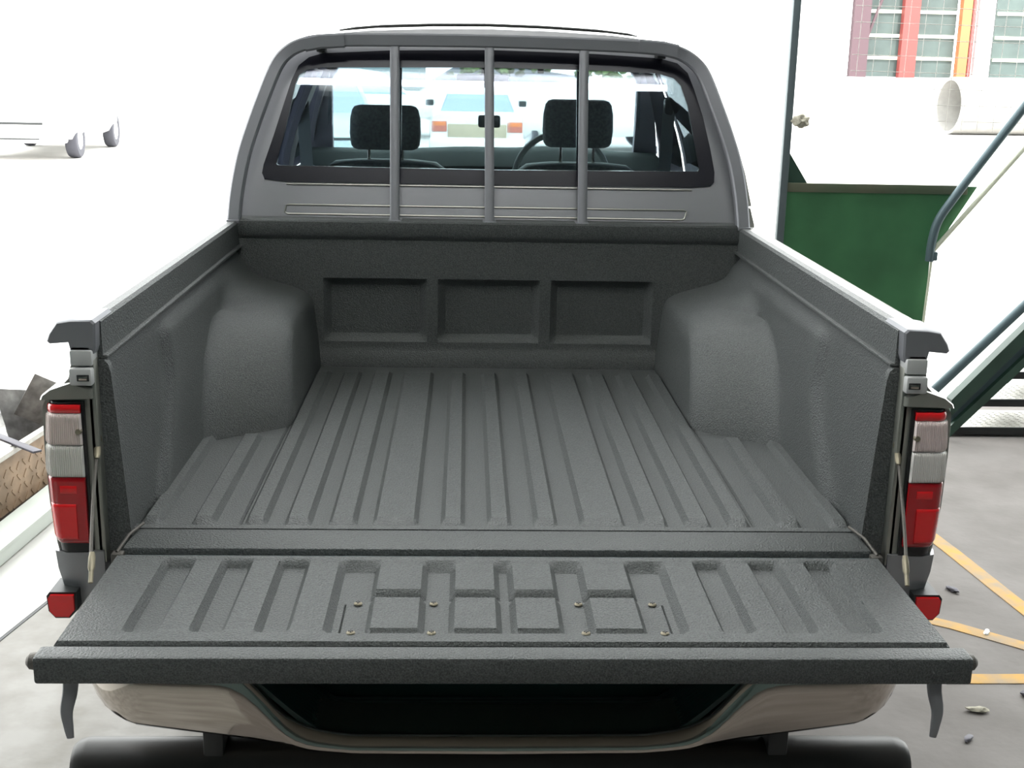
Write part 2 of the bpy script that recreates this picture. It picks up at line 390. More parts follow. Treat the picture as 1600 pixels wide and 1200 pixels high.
    # hinge linkage
    bm = B(); sweep(bm, [(s*.683, .04, .812), (s*.695, -.02, .812), (s*.703, -.075, .80)], .003, .003); box(bm, s*.690, s*.712, -.085, -.065, .775, .80, .003); tp('tailgate_hinge', bm, 'cable')
# --- tailgate
bm = B()
rec = [(-.607, -.548), (-.503, -.446), (-.401, -.344)]; rec += [(-b, -a) for a, b in rec]
C = (-.293, .293); blocks = [(-.218, -.143), (-.084, -.017)]; blocks += [(-b, -a) for a, b in blocks]
us = [-.698, -.694, .694, .698, C[0], C[0]+.012, C[1]-.012, C[1]]; bw = .010
for a, b in rec: us += [a, a+bw, b-bw, b]
for a, b in blocks: us += [a-bw, a, b, b+bw]
for x in (-.268, .268): us += [x-.002, x, x+.002]
vs = [-.447, -.443, -.412, -.404, -.4, -.396, -.288, -.28, -.276, -.272, -.262, -.254, -.246, -.144, -.13, -.122, -.116, -.11, -.104] + lin(-.38, -.30, 3)+lin(-.23, -.16, 3)
def th(u, v):
    h = 0
    for a, b in rec: h = max(h, rect(u, v, a, b, -.412, -.118, bw, .020, .014))
    c = rect(u, v, C[0], C[1], -.414, -.124, .012, .020, .014)
    bl = 0
    for a, b in blocks:
        bl = max(bl, rect(u, v, a-bw, b+bw, -.262, 1, bw, .012), rect(u, v, a-bw, b+bw, -.405, -.272, bw, .008))
    h = max(h, c*(1-bl))
    d = -.0155*h
    if (abs(abs(u)-.268) < .001 and -.41 < v < -.279): d -= .004
    if abs(u) > .696 or v < -.446: d -= .006
    return d
TG = B(); slab(TG, us, vs, th, lambda u, v, h: (u*(1+.0*v), v, ZF+h), .045)
tail = tp('tailgate', TG, 'liner', smooth=30)
bm = B(); box(bm, -.711, .713, -.508, -.466, .766, .810, .005)
box(bm, -.70, .70, -.470, -.440, .765, .774); tp('tailgate_lip', bm, 'liner', tail)
bm = B(); box(bm, -.695, .695, -.46, -.104, .752, .764, .004); tp('tailgate_skin', bm, 'paint', tail)
for x in (-.247, -.120, .125, .251):
    for y in (-.277, -.412):
        bm = B(); g = bmesh.ops.create_uvsphere(bm, u_segments=14, v_segments=8, radius=.0075, matrix=Matrix.Translation((x, y, ZF-.0135 if abs(y+.3) < .09 else ZF-.001)) @ Matrix.Diagonal((1, 1, .45, 1)))
        z = ZF-.010 if abs(y+.3) < .09 else ZF+.0025
        sc = tp('cover_screw', bm, 'steel', tail)
        bm = B(); box(bm, x-.004, x+.004, y-.001, y+.001, z-.002, z+.0006); box(bm, x-.001, x+.001, y-.004, y+.004, z-.002, z+.0006); tp('screw_slot', bm, 'dark', sc, 0)
for s in (-1, 1):
    bm = B(); sweep(bm, [(s*.700, -.482, .792), (s*.717, -.482, .792), (s*.722, -.482, .792), (s*.727, -.482, .792)], .014, .013, n=14, radii=[1, 1, .95, .55]); tp('latch_pin', bm, 'cable', tail)
    bm = B(); P = smoothpath([(s*.662, -.487, .772), (s*.664, -.49, .745), (s*.670, -.494, .715), (s*.668, -.497, .69), (s*.6655, -.499, .672)])
    n = len(P); sweep(bm, P, .0125, .006, n=10, up=(0, 1, 0), radii=[1-.55*(i/(n-1))**1.3 for i in range(n)]); tp('rope_hook', bm, 'guard', tail)
    a = Vector((s*.742, -.012, .998)); b = Vector((s*.703, -.235, ZF+.004))
    bm = B(); sweep(bm, smoothpath([a+(b-a)*t+Vector((s*.004*sin(pi*t), 0, -.010*sin(pi*t))) for t in (.12, .3, .5, .7, .85)]), .0032); st = tp('stay_cable', bm, 'cable')
    for t0, t1 in ((.05, .15), (.80, .93)):
        bm = B(); p, q = a+(b-a)*t0, a+(b-a)*t1; sweep(bm, [p, p+(q-p)*.25, p+(q-p)*.8, q], .006, .004, radii=[.7, 1, 1, .6]); tp('cable_clip', bm, 'steel', st)
    bm = B(); cc = a
    sweep(bm, [cc+Vector((s*.006*cos(t), -.003, .010*sin(t))) for t in [2*pi*i/12 for i in range(12)]], .0026, n=8, up=(0, 1, 0), closed=True); tp('cable_eye', bm, 'steel', st)
    bm = B(); sweep(bm, [a+(b-a)*.93, b], .004, .003); tp('cable_link', bm, 'steel', st)
# --- bumper
def zb(x):
    x = abs(x)
    pts = [(0, .437), (.26, .440), (.36, .446), (.45, .468), (.565, .484), (.68, .500), (.74, .520), (.775, .548), (.79, .575)]
    for (a, p), (b, q) in zip(pts, pts[1:]):
        if x <= b: return p+(q-p)*(x-a)/(b-a)-.022
    return pts[-1][1]-.022
def zt(x):
    x = abs(x)
    pts = [(0, .470), (.27, .471), (.33, .479), (.365, .490), (.40, .513), (.446, .570), (.485, .612), (.50, .62), (.79, .625)]
    for (a, p), (b, q) in zip(pts, pts[1:]):
        if x <= b: return p+(q-p)*(x-a)/(b-a)-.008
    return pts[-1][1]-.008
bm = B(); rings = []
for i in range(81):
    x = -.79+1.58*i/80
    t, b_ = zt(x), zb(x); yo = .11*max(0, (abs(x)-.66)/.13)**2.2
    h = t-b_; r = min(.018, h*.3); m_ = (t+b_)/2
    sec = [(-.02, t), (-.125, t), (-.140, t-r*.25), (-.149, t-r), (-.154, m_+h*.1), (-.154, m_-h*.12), (-.146, b_+r), (-.130, b_+r*.2), (-.115, b_), (-.06, b_), (-.06, b_+min(.02, h*.5)), (-.10, b_+min(.02, h*.5)), (-.10, t-.006), (-.02, t-.006)]
    rings.append([Vector((x, y+yo, z)) for y, z in sec])
loft(bm, rings); bump = tp('rear_bumper', bm, 'chrome', smooth=50)
bm = B(); us = [-.45, -.42, -.385, -.355, -.32] + lin(-.30, .30, 6)+[.32, .355, .385, .42, .45]
vs = []
for i in range(12): y = -.128+i*.0125; vs += [y, y+.004, y+.0085]
def ph(u, v):
    k = round((v+.128)/.0125*100) % 100
    return .0035 if k < 20 or (k > 25 and k < 40) else 0
tp('step_pad', slab(bm, us, vs, lambda u, v: ph(u, v) if abs(u) < .36 else 0, lambda u, v, h: (u, v, .456+h+.115*ramp(abs(u), .33, .45)), .012), 'teal', bump)
bm = B(); box(bm, -.62, .62, .018, .05, .43, .77); tp('rear_valance', bm, 'teal')
bm = B(); sweep(bm, [(-.815, -.05, .348), (-.806, -.05, .348), (-.788, -.05, .348), (.778, -.05, .348), (.798, -.05, .348), (.808, -.05, .348)], .052, .054, n=22, radii=[.80, .93, 1, 1, .93, .80])
tp('lower_tube', bm, 'tube', smooth=40)
for s in (-1, 1):
    bm = B(); box(bm, s*.523, s*.562, -.085, -.02, .37, .475, .004); tp('tube_bracket', bm, 'dark')
# chassis, wheels, front body (mostly hidden by the tailgate)
bm = B(); box(bm, -.55, -.45, .06, 4.2, .42, .56); box(bm, .45, .55, .06, 4.2, .42, .56); box(bm, -.7, .7, .06, 1.36, .66, .755); box(bm, -.5, .5, 1.0, 1.12, .30, .42); tp('chassis', bm, 'dark', smooth=0)
bm = B(); box(bm, -.70, .70, 1.46, 3.1, .50, .62); box(bm, -.79, -.73, 1.50, 3.15, .55, 1.0); box(bm, .73, .79, 1.50, 3.15, .55, 1.0); tp('cab_lower_body', bm, 'paint')
bm = B(); loft(bm, [[Vector((x*k, y, z+dz)) for x, z in ((-.79, .55), (-.79, .95), (-.70, 1.06), (0, 1.10), (.70, 1.06), (.79, .95), (.79, .55))] for y, k, dz in ((3.1, 1, .06), (3.8, .99, .02), (4.3, .96, -.05), (4.42, .90, -.12))]); tp('bonnet', bm, 'paint')
def wheel(x, y, r, w, parent_fn, tn='tyre', rm='rim'):
    s = 1 if x > 0 else -1
    def disc(prof, nm, m, par):
        bm = B(); rings = []
        for k in range(28):
            a = 2*pi*k/28; rings.append([Vector((x+s*px_, y+pr_*cos(a), r+pr_*sin(a))) for px_, pr_ in prof])
        vs_ = [[bm.verts.new(p) for p in rr] for rr in rings]
        for i in range(28):
            for j in range(len(prof)-1): bm.faces.new((vs_[i][j], vs_[i][j+1], vs_[(i+1) % 28][j+1], vs_[(i+1) % 28][j]))
        return parent_fn(nm, bm, m, par)
    t = disc([(-w/2, r*.55), (-w/2, r*.93), (-w*.35, r), (w*.35, r), (w/2, r*.93), (w/2, r*.6), (w*.42, r*.58)], 'wheel', tn, None)
    disc([(-w/2, r*.55), (w*.40, r*.6), (w*.44, r*.56), (w*.30, r*.50), (w*.22, r*.30), (w*.34, r*.16), (w*.36, .001)], 'rim', rm, t)
for x in (-.70, .70):
    for y in (1.06, 3.75): wheel(x, y, .36, .22, lambda n, b, m, p: tp(n, b, m, p))

# --- cab
def yb(z): return 1.45+(z-1.2)*.309
cabp = [(.775, 1.16), (.768, 1.22), (.750, 1.27), (.732, 1.36), (.712, 1.43), (.682, 1.515), (.655, 1.58), (.625, 1.645), (.59, 1.695), (.545, 1.728), (.48, 1.748), (.36, 1.760), (.18, 1.768), (0, 1.771)]
outer = [(x, z) for x, z in cabp] + [(-x, z) for x, z in reversed(cabp[:-1])]
outer_closed = outer  # bottom edge closes it
# front/back shell: rings along Y of the roof part (z > 1.62) and the belt part
def cabring(pts, k, y_of):
    return [Vector((x, y_of(z), z + k)) for x, z in pts]
def shell(name, pts, stations, m, thick=.02, parent=None):
    bm = B(); rows = []
    for kx, dz, fy in stations:
        rows.append([bm.verts.new(Vector((x*kx, fy(z), z+dz))) for x, z in pts])
    for i in range(len(rows)-1):
        for j in range(len(pts)-1): bm.faces.new((rows[i][j], rows[i][j+1], rows[i+1][j+1], rows[i+1][j]))
    bmesh.ops.recalc_face_normals(bm, faces=bm.faces)
    bmesh.ops.solidify(bm, geom=bm.faces[:], thickness=thick)
    return tp(name, bm, m, parent, smooth=40)
roofp = [p for p in outer if p[1] >= 1.64]
def yf(z): return 3.22-(z-1.2)*1.05+.0     # windscreen line
st_roof = [(1.0, 0, yb), (1.0, .010, lambda z: yb(z)+.15), (1.0, .019, lambda z: 2.1), (.99, .019, lambda z: 2.5), (.97, .006, lambda z: 2.70+.0*z)]
shell('cab_roof', roofp, st_roof, 'paint', .02)
lowp = [(.775, 1.16), (.768, 1.22), (.757, 1.265)]
for s in (-1, 1):
    shell('cab_belt', [(s*x, z) for x, z in [(.79, .95)]+lowp], [(1, 0, yb), (1, 0, lambda z: 2.2), (1, 0, lambda z: 2.7), (1, 0, lambda z: 3.15)], 'paint', -.02*s)
    band = [(s*x, z) for x, z in cabp if 1.26 < z < 1.66]
    def pil(y0, y1, top0=None, top1=None, nm='door_pillar', m='trim'):
        t0 = y0 if top0 is None else top0; t1 = y1 if top1 is None else top1
        f0 = lambda z: y0+(t0-y0)*ramp(z, 1.26, 1.65); f1 = lambda z: y1+(t1-y1)*ramp(z, 1.26, 1.65)
        shell(nm, band, [(1.0, 0, f0), (1.0, 0, f1)], m, -.035*s)
    shell('corner_pillar', band, [(1.0, 0, yb), (1.0, 0, lambda z: yb(z)+.12), (1.0, 0, lambda z: yb(z)+.24)], 'paint', -.03*s)
    pil(2.30, 2.44); pil(3.08, 3.18, 2.66, 2.74, 'windscreen_pillar')
    for a, b, c_, d_ in ((1.70, 2.31, 1.80, 2.31), (2.43, 3.10, 2.43, 2.70)):
        f0 = lambda z: a+(c_-a)*ramp(z, 1.26, 1.65); f1 = lambda z: b+(d_-b)*ramp(z, 1.26, 1.65)
        shell('side_window', [(x-s*.012, z) for x, z in band], [(1, 0, f0), (1, 0, f1)], 'sglass', -.004*s)
    # inner door card
    bm = B(); box(bm, s*.66, s*.735, 1.75, 3.05, .7, 1.27, .01); tp('door_card', bm, 'trim')
    # seat belt
    bm = B(); sweep(bm, [(s*.665, 2.36, 1.56), (s*.655, 2.33, 1.50), (s*.640, 2.26, 1.36), (s*.625, 2.2, 1.22)], .022, .0015, up=(0, 1, 0), square=True); sb = tp('seat_belt', bm, 'fabricl')
    bm = B(); box(bm, s*.64, s*.672, 2.33, 2.37, 1.47, 1.56, .008); tp('belt_anchor', bm, 'dark', sb)
for s in (-1, 1):
    bm = B(); loft(bm, [[Vector((s*x, y+dy, z)) for x, dy in ((xo, 0), (xi, -.02), (xi, .03), (xo, .05))] for xo, xi, y, z in ((.735, .625, 3.06, 1.24), (.700, .615, 2.93, 1.42), (.655, .597, 2.78, 1.60), (.62, .555, 2.70, 1.655), (.60, .48, 2.69, 1.675))]); tp('windscreen_pillar_trim', bm, 'trim')
# windscreen
bm = B(); loft(bm, [[Vector((x*k, y-.06*(abs(x)/.62)**2, z)) for x in lin(-.66, .66, 8)]+[Vector((x*k, y-.006-.06*(abs(x)/.62)**2, z)) for x in reversed(lin(-.66, .66, 8))] for k, y, z in ((1.0, 3.17, 1.24), (.90, 2.74, 1.66))]); tp('windscreen', bm, 'fglass')
bm = B(); box(bm, -.60, .60, 2.66, 2.80, 1.652, 1.672, .006); tp('header_trim', bm, 'dash')
# dash board with a raised hump in front of the driver
bm = B(); rings = []
for x in lin(-.70, .70, 20):
    top = 1.325+.02*math.exp(-((x-.30)/.16)**2)+.012*math.exp(-((x+.05)/.2)**2)
    rings.append([Vector((x, 2.70, 1.0)), Vector((x, 2.72, top-.06)), Vector((x, 2.80, top-.01)), Vector((x, 2.95, top)), Vector((x, 3.14, top-.04)), Vector((x, 3.14, 1.0))])
loft(bm, rings); tp('dashboard', bm, 'dash')
bm = B(); cw = Vector((.30, 2.66, 1.235)); sweep(bm, [cw+Vector((.185*cos(t), -.06*sin(t)*-1, .175*sin(t))) for t in [2*pi*i/36 for i in range(36)]], .012, n=8, up=(0, 1, 0), closed=True)
sw = tp('steering_wheel', bm, 'fabricl'); bm = B(); box(bm, .24, .36, 2.64, 2.70, 1.19, 1.27, .01); sweep(bm, [(.12, 2.66, 1.235), (.3, 2.66, 1.235), (.48, 2.66, 1.235)], .01); tp('wheel_hub', bm, 'dash', sw)
bm = B(); box(bm, -.115, .09, 2.70, 2.73, 1.578, 1.628, .012); mr = tp('rear_view_mirror', bm, 'dark'); bm = B(); sweep(bm, [(-.01, 2.72, 1.62), (-.01, 2.76, 1.66)], .008); tp('mirror_stem', bm, 'dark', mr)
bm = B(); box(bm, .20, .225, 2.72, 2.74, 1.635, 1.668, .004); tp('toll_tag_holder', bm, 'dark')
# seats
for cx_ in (-.375, .345):
    bm = B(); rings = []
    for z, hw, dy in ((.75, .24, -.10), (1.0, .245, -.04), (1.20, .24, 0), (1.28, .225, .01), (1.305, .19, .015), (1.312, .12, .02)):
        rings.append([Vector((cx_+x*hw, 2.50+dy+y, z)) for x, y in ((-1, -.02), (-.93, -.055), (-.5, -.065), (.5, -.065), (.93, -.055), (1, -.02), (1, .03), (.8, .055), (-.8, .055), (-1, .03))])
    loft(bm, rings); seat = tp('front_seat', bm, 'fabric', smooth=60)
    bm = B(); box(bm, cx_-.24, cx_+.24, 2.5, 2.9, .62, .80, .04); tp('seat_cushion', bm, 'fabric', seat)
    bm = B(); P = [Vector((cx_+x, 2.445, z)) for x, z in ((-.235, 1.20), (-.22, 1.27), (-.185, 1.298), (-.10, 1.308), (0, 1.310), (.10, 1.308), (.185, 1.298), (.22, 1.27), (.235, 1.20))]
    sweep(bm, smoothpath(P, 4), .005, n=8, up=(0, 1, 0)); tp('seat_piping', bm, 'fabricl', seat)
    z0, z1 = (1.350, 1.512) if cx_ < 0 else (1.370, 1.545)
    bm = B(); rings = []
    for t, k in ((0, .80), (.03, .90), (.10, .965), (.35, 1), (.7, .985), (.90, .93), (.97, .86), (1, .74)):
        z = z0+(z1-z0)*t; d = .045*(.55+.45*sin(pi*min(1, t*.8+.1)))
        rings.append([Vector((cx_+.132*k*x, 2.52+d*y, z)) for x, y in ((-1, -.3), (-.93, -.8), (-.7, -1), (0, -1.05), (.7, -1), (.93, -.8), (1, -.3), (1, .3), (.9, .8), (.6, 1), (-.6, 1), (-.9, .8), (-1, .3))])
    loft(bm, rings); hr = tp('headrest', bm, 'fabric', seat, smooth=60)
    for dx in (-.062, .062):
        bm = B(); sweep(bm, [(cx_+dx, 2.52, z0+.01), (cx_+dx, 2.52, 1.30)], .006, n=10); tp('headrest_post', bm, 'chrome', hr) if False else tp('headrest_post', bm, 'chrome', seat)
bm = B(); box(bm, -.62, .62, 1.62, 1.78, .7, 1.27, .04); box(bm, -.62, .62, 1.7, 2.1, .62, .85, .04); tp('rear_bench', bm, 'fabric')
# back wall with window
fo = [(-.664, 1.330), (-.672, 1.348), (-.668, 1.372), (-.640, 1.455), (-.612, 1.545), (-.590, 1.614), (-.570, 1.656), (-.54, 1.680), (-.50, 1.692), (-.30, 1.704), (0, 1.711), (.30, 1.706), (.50, 1.697), (.555, 1.684), (.587, 1.656), (.606, 1.610), (.633, 1.53), (.655, 1.44), (.668, 1.372), (.667, 1.342), (.655, 1.330), (.60, 1.326), (0, 1.324), (-.60, 1.324)]
fi = [(-.632, 1.375), (-.628, 1.392), (-.612, 1.45), (-.596, 1.52), (-.580, 1.60), (-.568, 1.628), (-.548, 1.643), (-.50, 1.651), (-.30, 1.655), (0, 1.660), (.30, 1.658), (.50, 1.652), (.545, 1.640), (.567, 1.618), (.588, 1.56), (.603, 1.48), (.618, 1.40), (.622, 1.38), (.618, 1.372), (0, 1.367), (-.625, 1.370)]
bo = [(x, z) for x, z in outer] + [(-.70, 1.16), (.70, 1.16)]
def polar(poly, a, c=(0, 1.50)):
    d = (cos(a), sin(a)); best = None
    for i in range(len(poly)):
        p, q = poly[i], poly[(i+1) % len(poly)]
        ex, ez = q[0]-p[0], q[1]-p[1]; den = d[0]*ez-d[1]*ex
        if abs(den) < 1e-12: continue
        t = ((p[0]-c[0])*ez-(p[1]-c[1])*ex)/den; s_ = ((p[0]-c[0])*d[1]-(p[1]-c[1])*d[0])/den
        if t > 0 and -1e-6 <= s_ <= 1+1e-6: best = t if best is None else max(best, t)
    return (c[0]+d[0]*best, c[1]+d[1]*best)
angs = sorted({round(math.atan2(z-1.5, x), 4) for x, z in fo+fi+bo} | {round(-pi+2*pi*i/72, 4) for i in range(72)})
angs = [a for i, a in enumerate(angs) if i == 0 or a-angs[i-1] > .004]
def ring_mesh(po, pi_, off0, th, offi=None):
    bm = B(); A = [polar(po, a) for a in angs]; Bp = [polar(pi_, a) for a in angs]; offi = off0 if offi is None else offi
    def P(p, o): return bm.verts.new((p[0], yb(p[1])+o, p[1]))
    a0 = [P(p, off0) for p in A]; b0 = [P(p, offi) for p in Bp]; a1 = [P(p, off0+th) for p in A]; b1 = [P(p, offi+th) for p in Bp]; n = len(angs)
    for i in range(n):
        j = (i+1) % n
        bm.faces.new((a0[i], a0[j], b0[j], b0[i])); bm.faces.new((a1[i], b1[i], b1[j], a1[j])); bm.faces.new((a0[i], a1[i], a1[j], a0[j])); bm.faces.new((b0[i], b0[j], b1[j], b1[i]))
    return bm
tp('cab_back_panel', ring_mesh(bo, fo, 0, .02), 'paintgrey', smooth=30)
fr_ = tp('rear_window_frame', ring_mesh(fo, fi, -.003, .014, -.002), 'frit', smooth=30)
bm = B(); pts = [polar(fi, a) for a in angs]
loft(bm, [[Vector((0+x*1.004, yb(z)+o, 1.5+(z-1.5)*1.01)) for x, z in pts] for o in (.006, .010)]); rg = tp('rear_window_glass', bm, 'glass', smooth=30)
for x in (-.272, .262):
    bm = B(); box(bm, x-.006, x+.006, 0, .012, 1.369, 1.655)
    for v in bm.verts: v.co.y += yb(v.co.z)+.012
    tp('slider_seal', bm, 'frit', rg)
bm = B(); box(bm, -.038, .028, 1.51, 1.54, 1.487, 1.522, .006)
for v in bm.verts: v.co.y = v.co.y-1.51+yb(v.co.z)+.012
tp('window_latch', bm, 'dark', rg)
# inner lining round the rear window, seen as the dark headliner
bm = B(); box(bm, -.56, .56, 1.64, 2.7, 1.690, 1.715, .005); tp('headliner', bm, 'trim')
def roofz(x):
    x = abs(x); q = sorted(cabp)
    for (a, p), (b, r_) in zip(q, q[1:]):
        if x <= b: return p+(r_-p)*(x-a)/(b-a)
bm = B(); sweep(bm, [(x, 2.12, roofz(x)+.024) for x in lin(-.50, .52, 20)], .010, .006); tp('roof_seal_strip', bm, 'rubber')
bm = B()
# pressed slot on the back panel
slot = [(-.604, 1.238), (-.600, 1.258), (-.590, 1.260), (.575, 1.260), (.585, 1.257), (.578, 1.236), (.570, 1.233), (-.595, 1.234)]
bm.free(); bm = B(); sweep(bm, [(x, yb(z)-.001, z) for x, z in slot], .0028, n=8, up=(0, 1, 0), closed=True); tp('pressed_groove', bm, 'paint')
bm = B(); sweep(bm, [(x, yb(1.318)-.002, 1.3185) for x in (-.60, -.3, 0, .3, .60)], .0030, n=8); tp('window_lower_bead', bm, 'paint')
# --- window guard
def yg(z): return 1.392+(z-1.2)*.291
gp = [(-.742, 1.206), (-.734, 1.30), (-.716, 1.40), (-.692, 1.48), (-.660, 1.57), (-.625, 1.655), (-.592, 1.694), (-.548, 1.716), (-.49, 1.727), (-.35, 1.732), (0, 1.735), (.35, 1.730), (.49, 1.723), (.55, 1.712), (.595, 1.686), (.625, 1.648), (.660, 1.565), (.694, 1.475), (.718, 1.395), (.734, 1.30), (.742, 1.206)]
bm = B(); sweep(bm, smoothpath([(x, yg(z), z) for x, z in gp], 5), .0188, .018, up=(0, 1, 0), square=True); gd = tp('window_guard', bm, 'guard', smooth=40)
# make its depth fit (rx across the view plane, ry along Y)
for i, (xt, xb) in enumerate(((-.284, -.278), (-.008, -.003), (.270, .268))):
    bm = B(); sweep(bm, [(xt, yg(1.722), 1.722), (xb, yg(1.224)+.002, 1.224)], .0135, .009, up=(0, 1, 0), square=True); tp('guard_bar', bm, 'guard', gd)
    bm = B(); box(bm, xb-.019, xb+.019, yg(1.224)-.012, yg(1.224)+.05, 1.222, 1.228, .002); tp('guard_foot', bm, 'guard', gd)
for s in (-1, 1):
    bm = B(); box(bm, s*.50-.012, s*.50+.012, yg(1.715), yg(1.715)+.08, 1.695, 1.722, .003); tp('guard_clamp', bm, 'dark', gd)
    bm = B(); sweep(bm, [(s*.545, yg(1.71)-.003, 1.715), (s*.50, yg(1.725)-.002, 1.7245), (s*.43, yg(1.73)-.002, 1.729)], .0205, .020, up=(0, 1, 0), square=True); tp('guard_sleeve', bm, 'guard', gd)
    bm = B(); box(bm, s*.722, s*.760, yg(1.2)-.02, yg(1.2)+.03, 1.214, 1.224, .003); tp('guard_foot', bm, 'guard', gd)

# ================================================================== SHED LAMP
t = thing('fluorescent_batten', 'white fluorescent batten lamp under the shed ceiling, seen mirrored in the cab window', 'lamp', (0, -1.95, 3.9))
bm = B(); box(bm, -1.22, 1.24, -.05, .05, .05, .12, .01); link('housing', bm, 'lampbody', t)
bm = B(); sweep(bm, [(-1.18, 0, 0), (1.20, 0, 0)], .02, n=12); link('tube', bm, 'lamp', t)
bm = B(); box(bm, -1.21, -1.17, -.02, .02, -.03, .06); box(bm, 1.19, 1.23, -.02, .02, -.03, .06); link('tube_holder', bm, 'lampbody', t)
for x in (-.8, .8):
    bm = B(); sweep(bm, [(x, 0, .12), (x, 0, .40)], .006, n=8); link('hanger_rod', bm, 'galv', t)

# ================================================================== GATE with green sheet and mesh, right
GY = 3.3
t = thing('mesh_gate', 'green sheet steel gate panel with wire mesh above it, behind the stair rails', 'gate', (1.33, GY, 0))
def gp_(n, bm, m, par=None, lab=None, sm=35):
    bmesh.ops.translate(bm, verts=bm.verts, vec=-Vector((1.33, GY, 0))); o = link(n, bm, m, par or t, sm)
    if lab: o['label'] = lab
    return o
gp_('post', box(B(), 1.322, 1.355, GY-.02, GY+.02, 0, 2.9, .003), 'postm', lab='tall green grey post')
bm = B(); loft(bm, [[Vector((x, y, z)) for x, z in ((1.352, .35), (1.352, 1.18), (2.215, 1.175), (2.035, .86), (2.03, .35))] for y in (GY-.004, GY+.004)]); gp_('sheet', bm, 'green')
gp_('top_rail', box(B(), 1.35, 2.17, GY-.014, GY-.003, 1.140, 1.180, .003), 'railgreen', lab='dusty green top rail')
bm = B(); loft(bm, [[Vector((x, y, z)) for x, z in ((1.354, 1.18), (1.354, 1.315), (1.445, 1.18))] for y in (GY-.004, GY+.004)]); gp_('gusset', bm, 'dgreen')
bm = B()
for i in range(13): x = 1.62+i*.0705; sweep(bm, [(x, GY, 1.18 if x > 9 else 1.42), (x+.012, GY, 2.3)], .0014, n=5)
for j in range(13): z = 1.46+j*.068; sweep(bm, [(1.60, GY+.003, z+.004), (2.60, GY+.003, z-.006)], .0014, n=5)
gp_('wire_mesh', bm, 'galv', sm=0)
r_ = B(); bmesh.ops.create_icosphere(r_, subdivisions=3, radius=1)
for v in r_.verts:
    k = 1+.22*sin(v.co.x*5+1)*cos(v.co.z*6)+.12*sin(v.co.y*9+v.co.x*4); v.co = Vector((v.co.x*.036*k, v.co.y*.022*k, v.co.z*.026*k))
o = link('rag', r_, 'rag'); o.location = (1.386, GY-.035, 1.45); tag(o, 'small dusty rag tied to the tall green grey gate post', 'rag')

# ================================================================== STAIRCASE at right
SY = 3.25
t = thing('metal_staircase', 'dark green steel staircase with pipe handrails and chequer plate treads, right edge', 'staircase', (2.15, SY, 0))
def sp(n, bm, m, par=None, lab=None, sm=35):
    bmesh.ops.translate(bm, verts=bm.verts, vec=-Vector((2.15, SY, 0))); o = link(n, bm, m, par or t, sm)
    if lab: o['label'] = lab
    return o
def px(x, y, Y):
    d = fw+cr*((x-800)/F)-cu*((y-600)/F); return CAM+d*((Y-CAM.y)/d.y)
def run(a, b, Y, ext):   # straight member through two sighted points, extended
    p, q = px(*a, Y), px(*b, Y); return p, p+(q-p)*ext
def member(a, b, Y, ext, rx, ry, sq=False):
    p, q = run(a, b, Y, ext); bm = B(); sweep(bm, [p, q], rx, ry, n=14, up=(0, 1, 0), square=sq); return bm
# near stringer: a channel with two flanges and a web
p0_, p1_ = run((1480, 650), (1600, 533), SY, 3.2); q0_, q1_ = run((1480, 680), (1600, 568), SY, 3.2)
bm = B(); up_ = Vector((0, 0, 1))
def flange(bm, a, b, h, y0, y1):
    loft(bm, [[Vector((p.x, y0, p.z)), Vector((p.x, y1, p.z)), Vector((p.x, y1, p.z+h)), Vector((p.x, y0, p.z+h))] for p in (a, b)])
flange(bm, q0_, q1_, .055, SY-.03, SY+.03); flange(bm, p0_, p1_, .085, SY-.03, SY+.03)
sp('stringer', bm, 'dgreen')
bm = B(); flange(bm, q0_+Vector((0, 0, .05)), q1_+Vector((0, 0, .05)), .09, SY-.0, SY+.006); sp('stringer_web', bm, 'greenrail')
bm = B(); a_, b_ = run((1470, 690), (1600, 570), SY+.75, 3.2); flange(bm, a_, b_, .14, SY+.72, SY+.78); sp('stringer', bm, 'dgreen')
sp('lower_rail', member((1440, 628), (1600, 478), SY, 2.6, .022, .022), 'greenrail')
P = smoothpath([px(1452, 408, SY), px(1456, 378, SY), px(1466, 345, SY), px(1490, 310, SY), px(1530, 258, SY), px(1600, 168, SY), px(1700, 40, SY)], 6)
bm = B(); sweep(bm, P, .0195, n=14, up=(0, 1, 0)); sp('handrail', bm, 'greenrail')
sp('mid_rail', member((1452, 398), (1600, 232), SY, 1.9, .011, .011), 'bars')
bm = B(); a_ = px(1457, 395, SY); b_ = px(1443, 500, SY); sweep(bm, [a_, b_, Vector((b_.x-.002, SY, .10))], .006, n=10); sp('rail_post', bm, 'bars')
bm = B(); c_ = px(1458, 400, SY); box(bm, c_.x-.016, c_.x+.016, SY-.016, SY+.016, c_.z-.02, c_.z+.02, .005); sp('rail_fitting', bm, 'greenrail')
# treads (raised diamond pattern in the mesh)
def tread(x0, x1, y0, y1, z):
    bm = B(); box(bm, x0, x1, y0, y1, z-.022, z, .002); k = 0
    n = int((x1-x0)/.035)
    for i in range(n):
        for j in range(int((y1-y0)/.03)):
            cx_, cy_ = x0+.02+i*.035, y0+.015+j*.03
            m_ = Matrix.Translation((cx_, cy_, z)) @ Matrix.Rotation(R(45 if (i+j) % 2 else -45), 4, 'Z')
            g = bmesh.ops.create_cube(bm, size=1, matrix=m_ @ Matrix.Diagonal((.02, .005, .003, 1)))
    return bm
for z, x0, y0 in ((.045, 2.17, 3.33), (.175, 2.36, 3.36), (.30, 2.52, 3.40)):
    o = sp('tread', tread(x0, x0+.85, y0, y0+.30, z), 'galv', sm=0)
    sp('tread_nosing', box(B(), x0, x0+.85, y0-.012, y0+.0, z-.035, z+.001, .002), 'dark', o)

